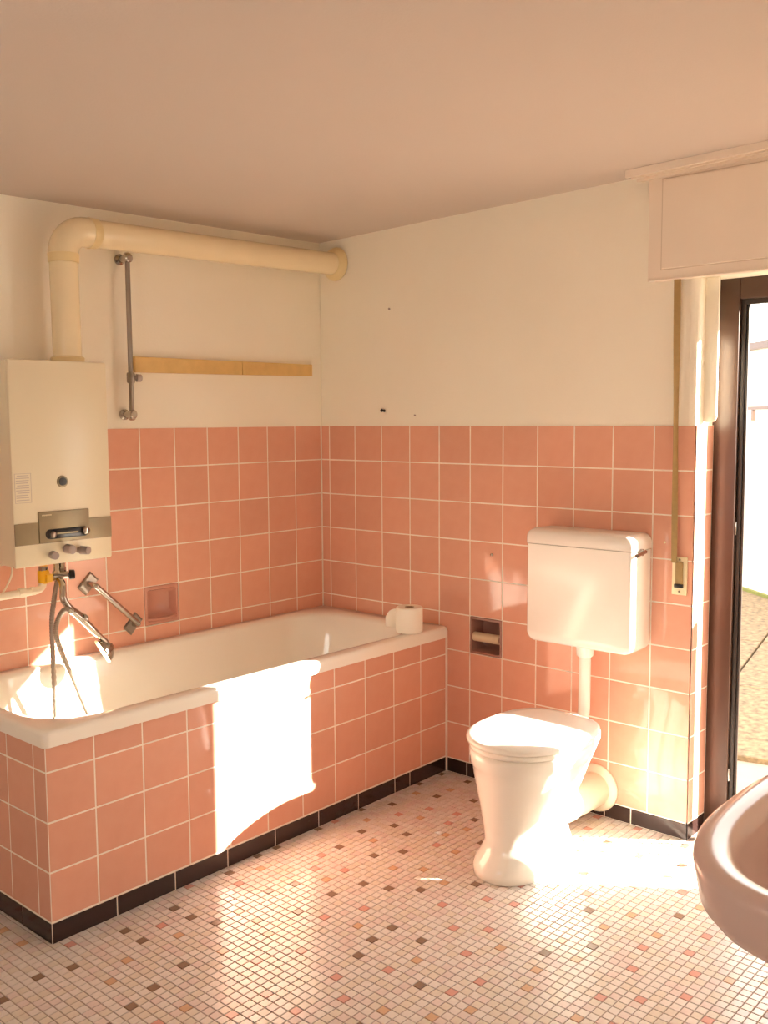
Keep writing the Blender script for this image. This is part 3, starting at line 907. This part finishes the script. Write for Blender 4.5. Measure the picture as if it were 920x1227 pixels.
# ================================================================== SHUTTER BOX, STRAP, TRACK
sb = thing('shutter_box', (-.02, -2.27, 1.915), 'white painted roller shutter box above the garden door', 'shutter box')
BY0, BY1 = -2.966, -1.586
bm = bmesh.new()
ring_loft(bm, [[Vector((x, y, z)) for x, y, z in ((-.028, BY0, 1.914), (-.028, BY1, 1.914), (-.028, BY1, ceil_z(0, BY1) - .002), (-.028, BY0, ceil_z(0, BY0) - .002))],
               [Vector((x, y, z)) for x, y, z in ((-.0008, BY0, 1.914), (-.0008, BY1, 1.914), (-.0008, BY1, ceil_z(0, BY1) - .002), (-.0008, BY0, ceil_z(0, BY0) - .002))]])
finish(bm, 'box_body', M['box'], sb)
box('panel_joint', (-.0288, BY0, 1.9415), (-.0275, BY1 - .0455, 2.2385), M['joint'], sb)
bm = bmesh.new()
ring_loft(bm, [[Vector((-.0275, y, z)) for y, z in ((BY0, 1.944), (BY1 - .048, 1.944), (BY1 - .048, 2.236), (BY0, 2.236))],
               [Vector((-.0335, y, z)) for y, z in ((BY0, 1.947), (BY1 - .051, 1.947), (BY1 - .051, 2.233), (BY0, 2.233))]])
finish(bm, 'access_panel', M['box'], sb)
box('lower_edge', (-.032, BY0, 1.908), (-.0008, BY1, 1.9145), M['box'], sb, .002)
adopt(sb)
ct = thing('curtain_track', (-.10, -2.2, 2.24), 'cream double curtain track fixed to the ceiling before the shutter box', 'curtain track')
def track(name, x0, x1, z0, z1, mt):
    bm = bmesh.new()
    ya, yb = -2.90, -1.545
    rr = []
    for y in (ya, yb):
        o = ceil_z(-.1, y)
        rr.append([Vector((x0, y, o + z0)), Vector((x1, y, o + z0)), Vector((x1, y, o + z1)), Vector((x0, y, o + z1))])
    ring_loft(bm, rr)
    return finish(bm, name, mt, ct)
track('top_plate', -.122, -.030, -.010, -.001, M['box'])
track('front_rail', -.122, -.108, -.024, -.010, M['box'])
track('middle_rail', -.080, -.070, -.022, -.010, M['box'])
track('rear_rail', -.040, -.030, -.024, -.010, M['box'])
adopt(ct)

st = thing('shutter_strap', (-.006, -1.69, .97), 'woven tan roller shutter strap hanging beside the door reveal', 'strap')
bm = bmesh.new()
rr = []
for k in range(25):
    t = k / 24
    z = 1.912 + (.965 - 1.912) * t
    a = R(8 + 62 * math.sin(math.pi * min(1, t * 1.0)) ** 1.5)
    d = Vector((-math.sin(a), math.cos(a), 0)) * (.0115 - .002 * t)
    n = Vector((math.cos(a), math.sin(a), 0)) * .0008
    c = Vector((-.020 + .004 * t, -1.688 - .008 * t, z))
    rr.append([c + d + n, c - d + n, c - d - n, c + d - n])
ring_loft(bm, rr)
finish(bm, 'webbing', M['strap'], st, smooth=True)
adopt(st)
wn_ = thing('strap_winder', (-.004, -1.712, .855), 'cream plastic strap winder plate on the pink tiles by the door', 'strap winder')
wplate = box('plate', (-.006, -1.738, .855), (.0, -1.684, .985), M['cream'], wn_, .002)
box('strap_slot', (-.012, -1.724, .885), (-.004, -1.698, .968), M['strap'], wn_, .002)
box('slot_mouth', (-.016, -1.726, .880), (-.004, -1.696, .893), M['dark'], wn_, .002)
for z in (.866, .976):
    lathe('screw', (-.006, -1.711, z), (-1, 0, 0), [(0, .004), (.0015, .003)], M['dull_chrome'], wplate, 10)
adopt(wn_)

# ================================================================== SMALL THINGS ON THE WALLS
def hook(name, pos, axis, label, cat, material, r=.007, d=.014):
    o = lathe(name, pos, axis, [(0, r * .8), (d * .5, r * .6), (d * .8, r), (d, r * .5)], material, None, 12)
    return tag(o, label, cat)
hook('wall_plug', (.004, -.377, 1.490), (-1, .3, .1), 'dark wall plug sticking out of the plaster above the tiles', 'wall plug', M['dark'], .008, .02)
hook('wall_hook', (0, -.938, .924), (-1, 0, 0), 'bright chrome wall hook in the tiles left of the cistern', 'hook', M['chrome'], .006, .010)
hook('screw_hole', (.004, -.545, 1.470), (-1, 0, 0), 'tiny pale screw in the plaster just above the tile edge', 'screw', M['grey_knob'], .004, .006)
hook('nail', (.004, -.408, 1.913), (-1, 0, 0), 'tiny grey nail high in the plaster beside the corner', 'nail', M['grey_knob'], .005, .006)
hook('tile_plug', (0, -1.655, 1.03), (-1, 0, 0), 'tiny white plug in the pink tiles between cistern and strap', 'wall plug', M['cream'], .004, .004)
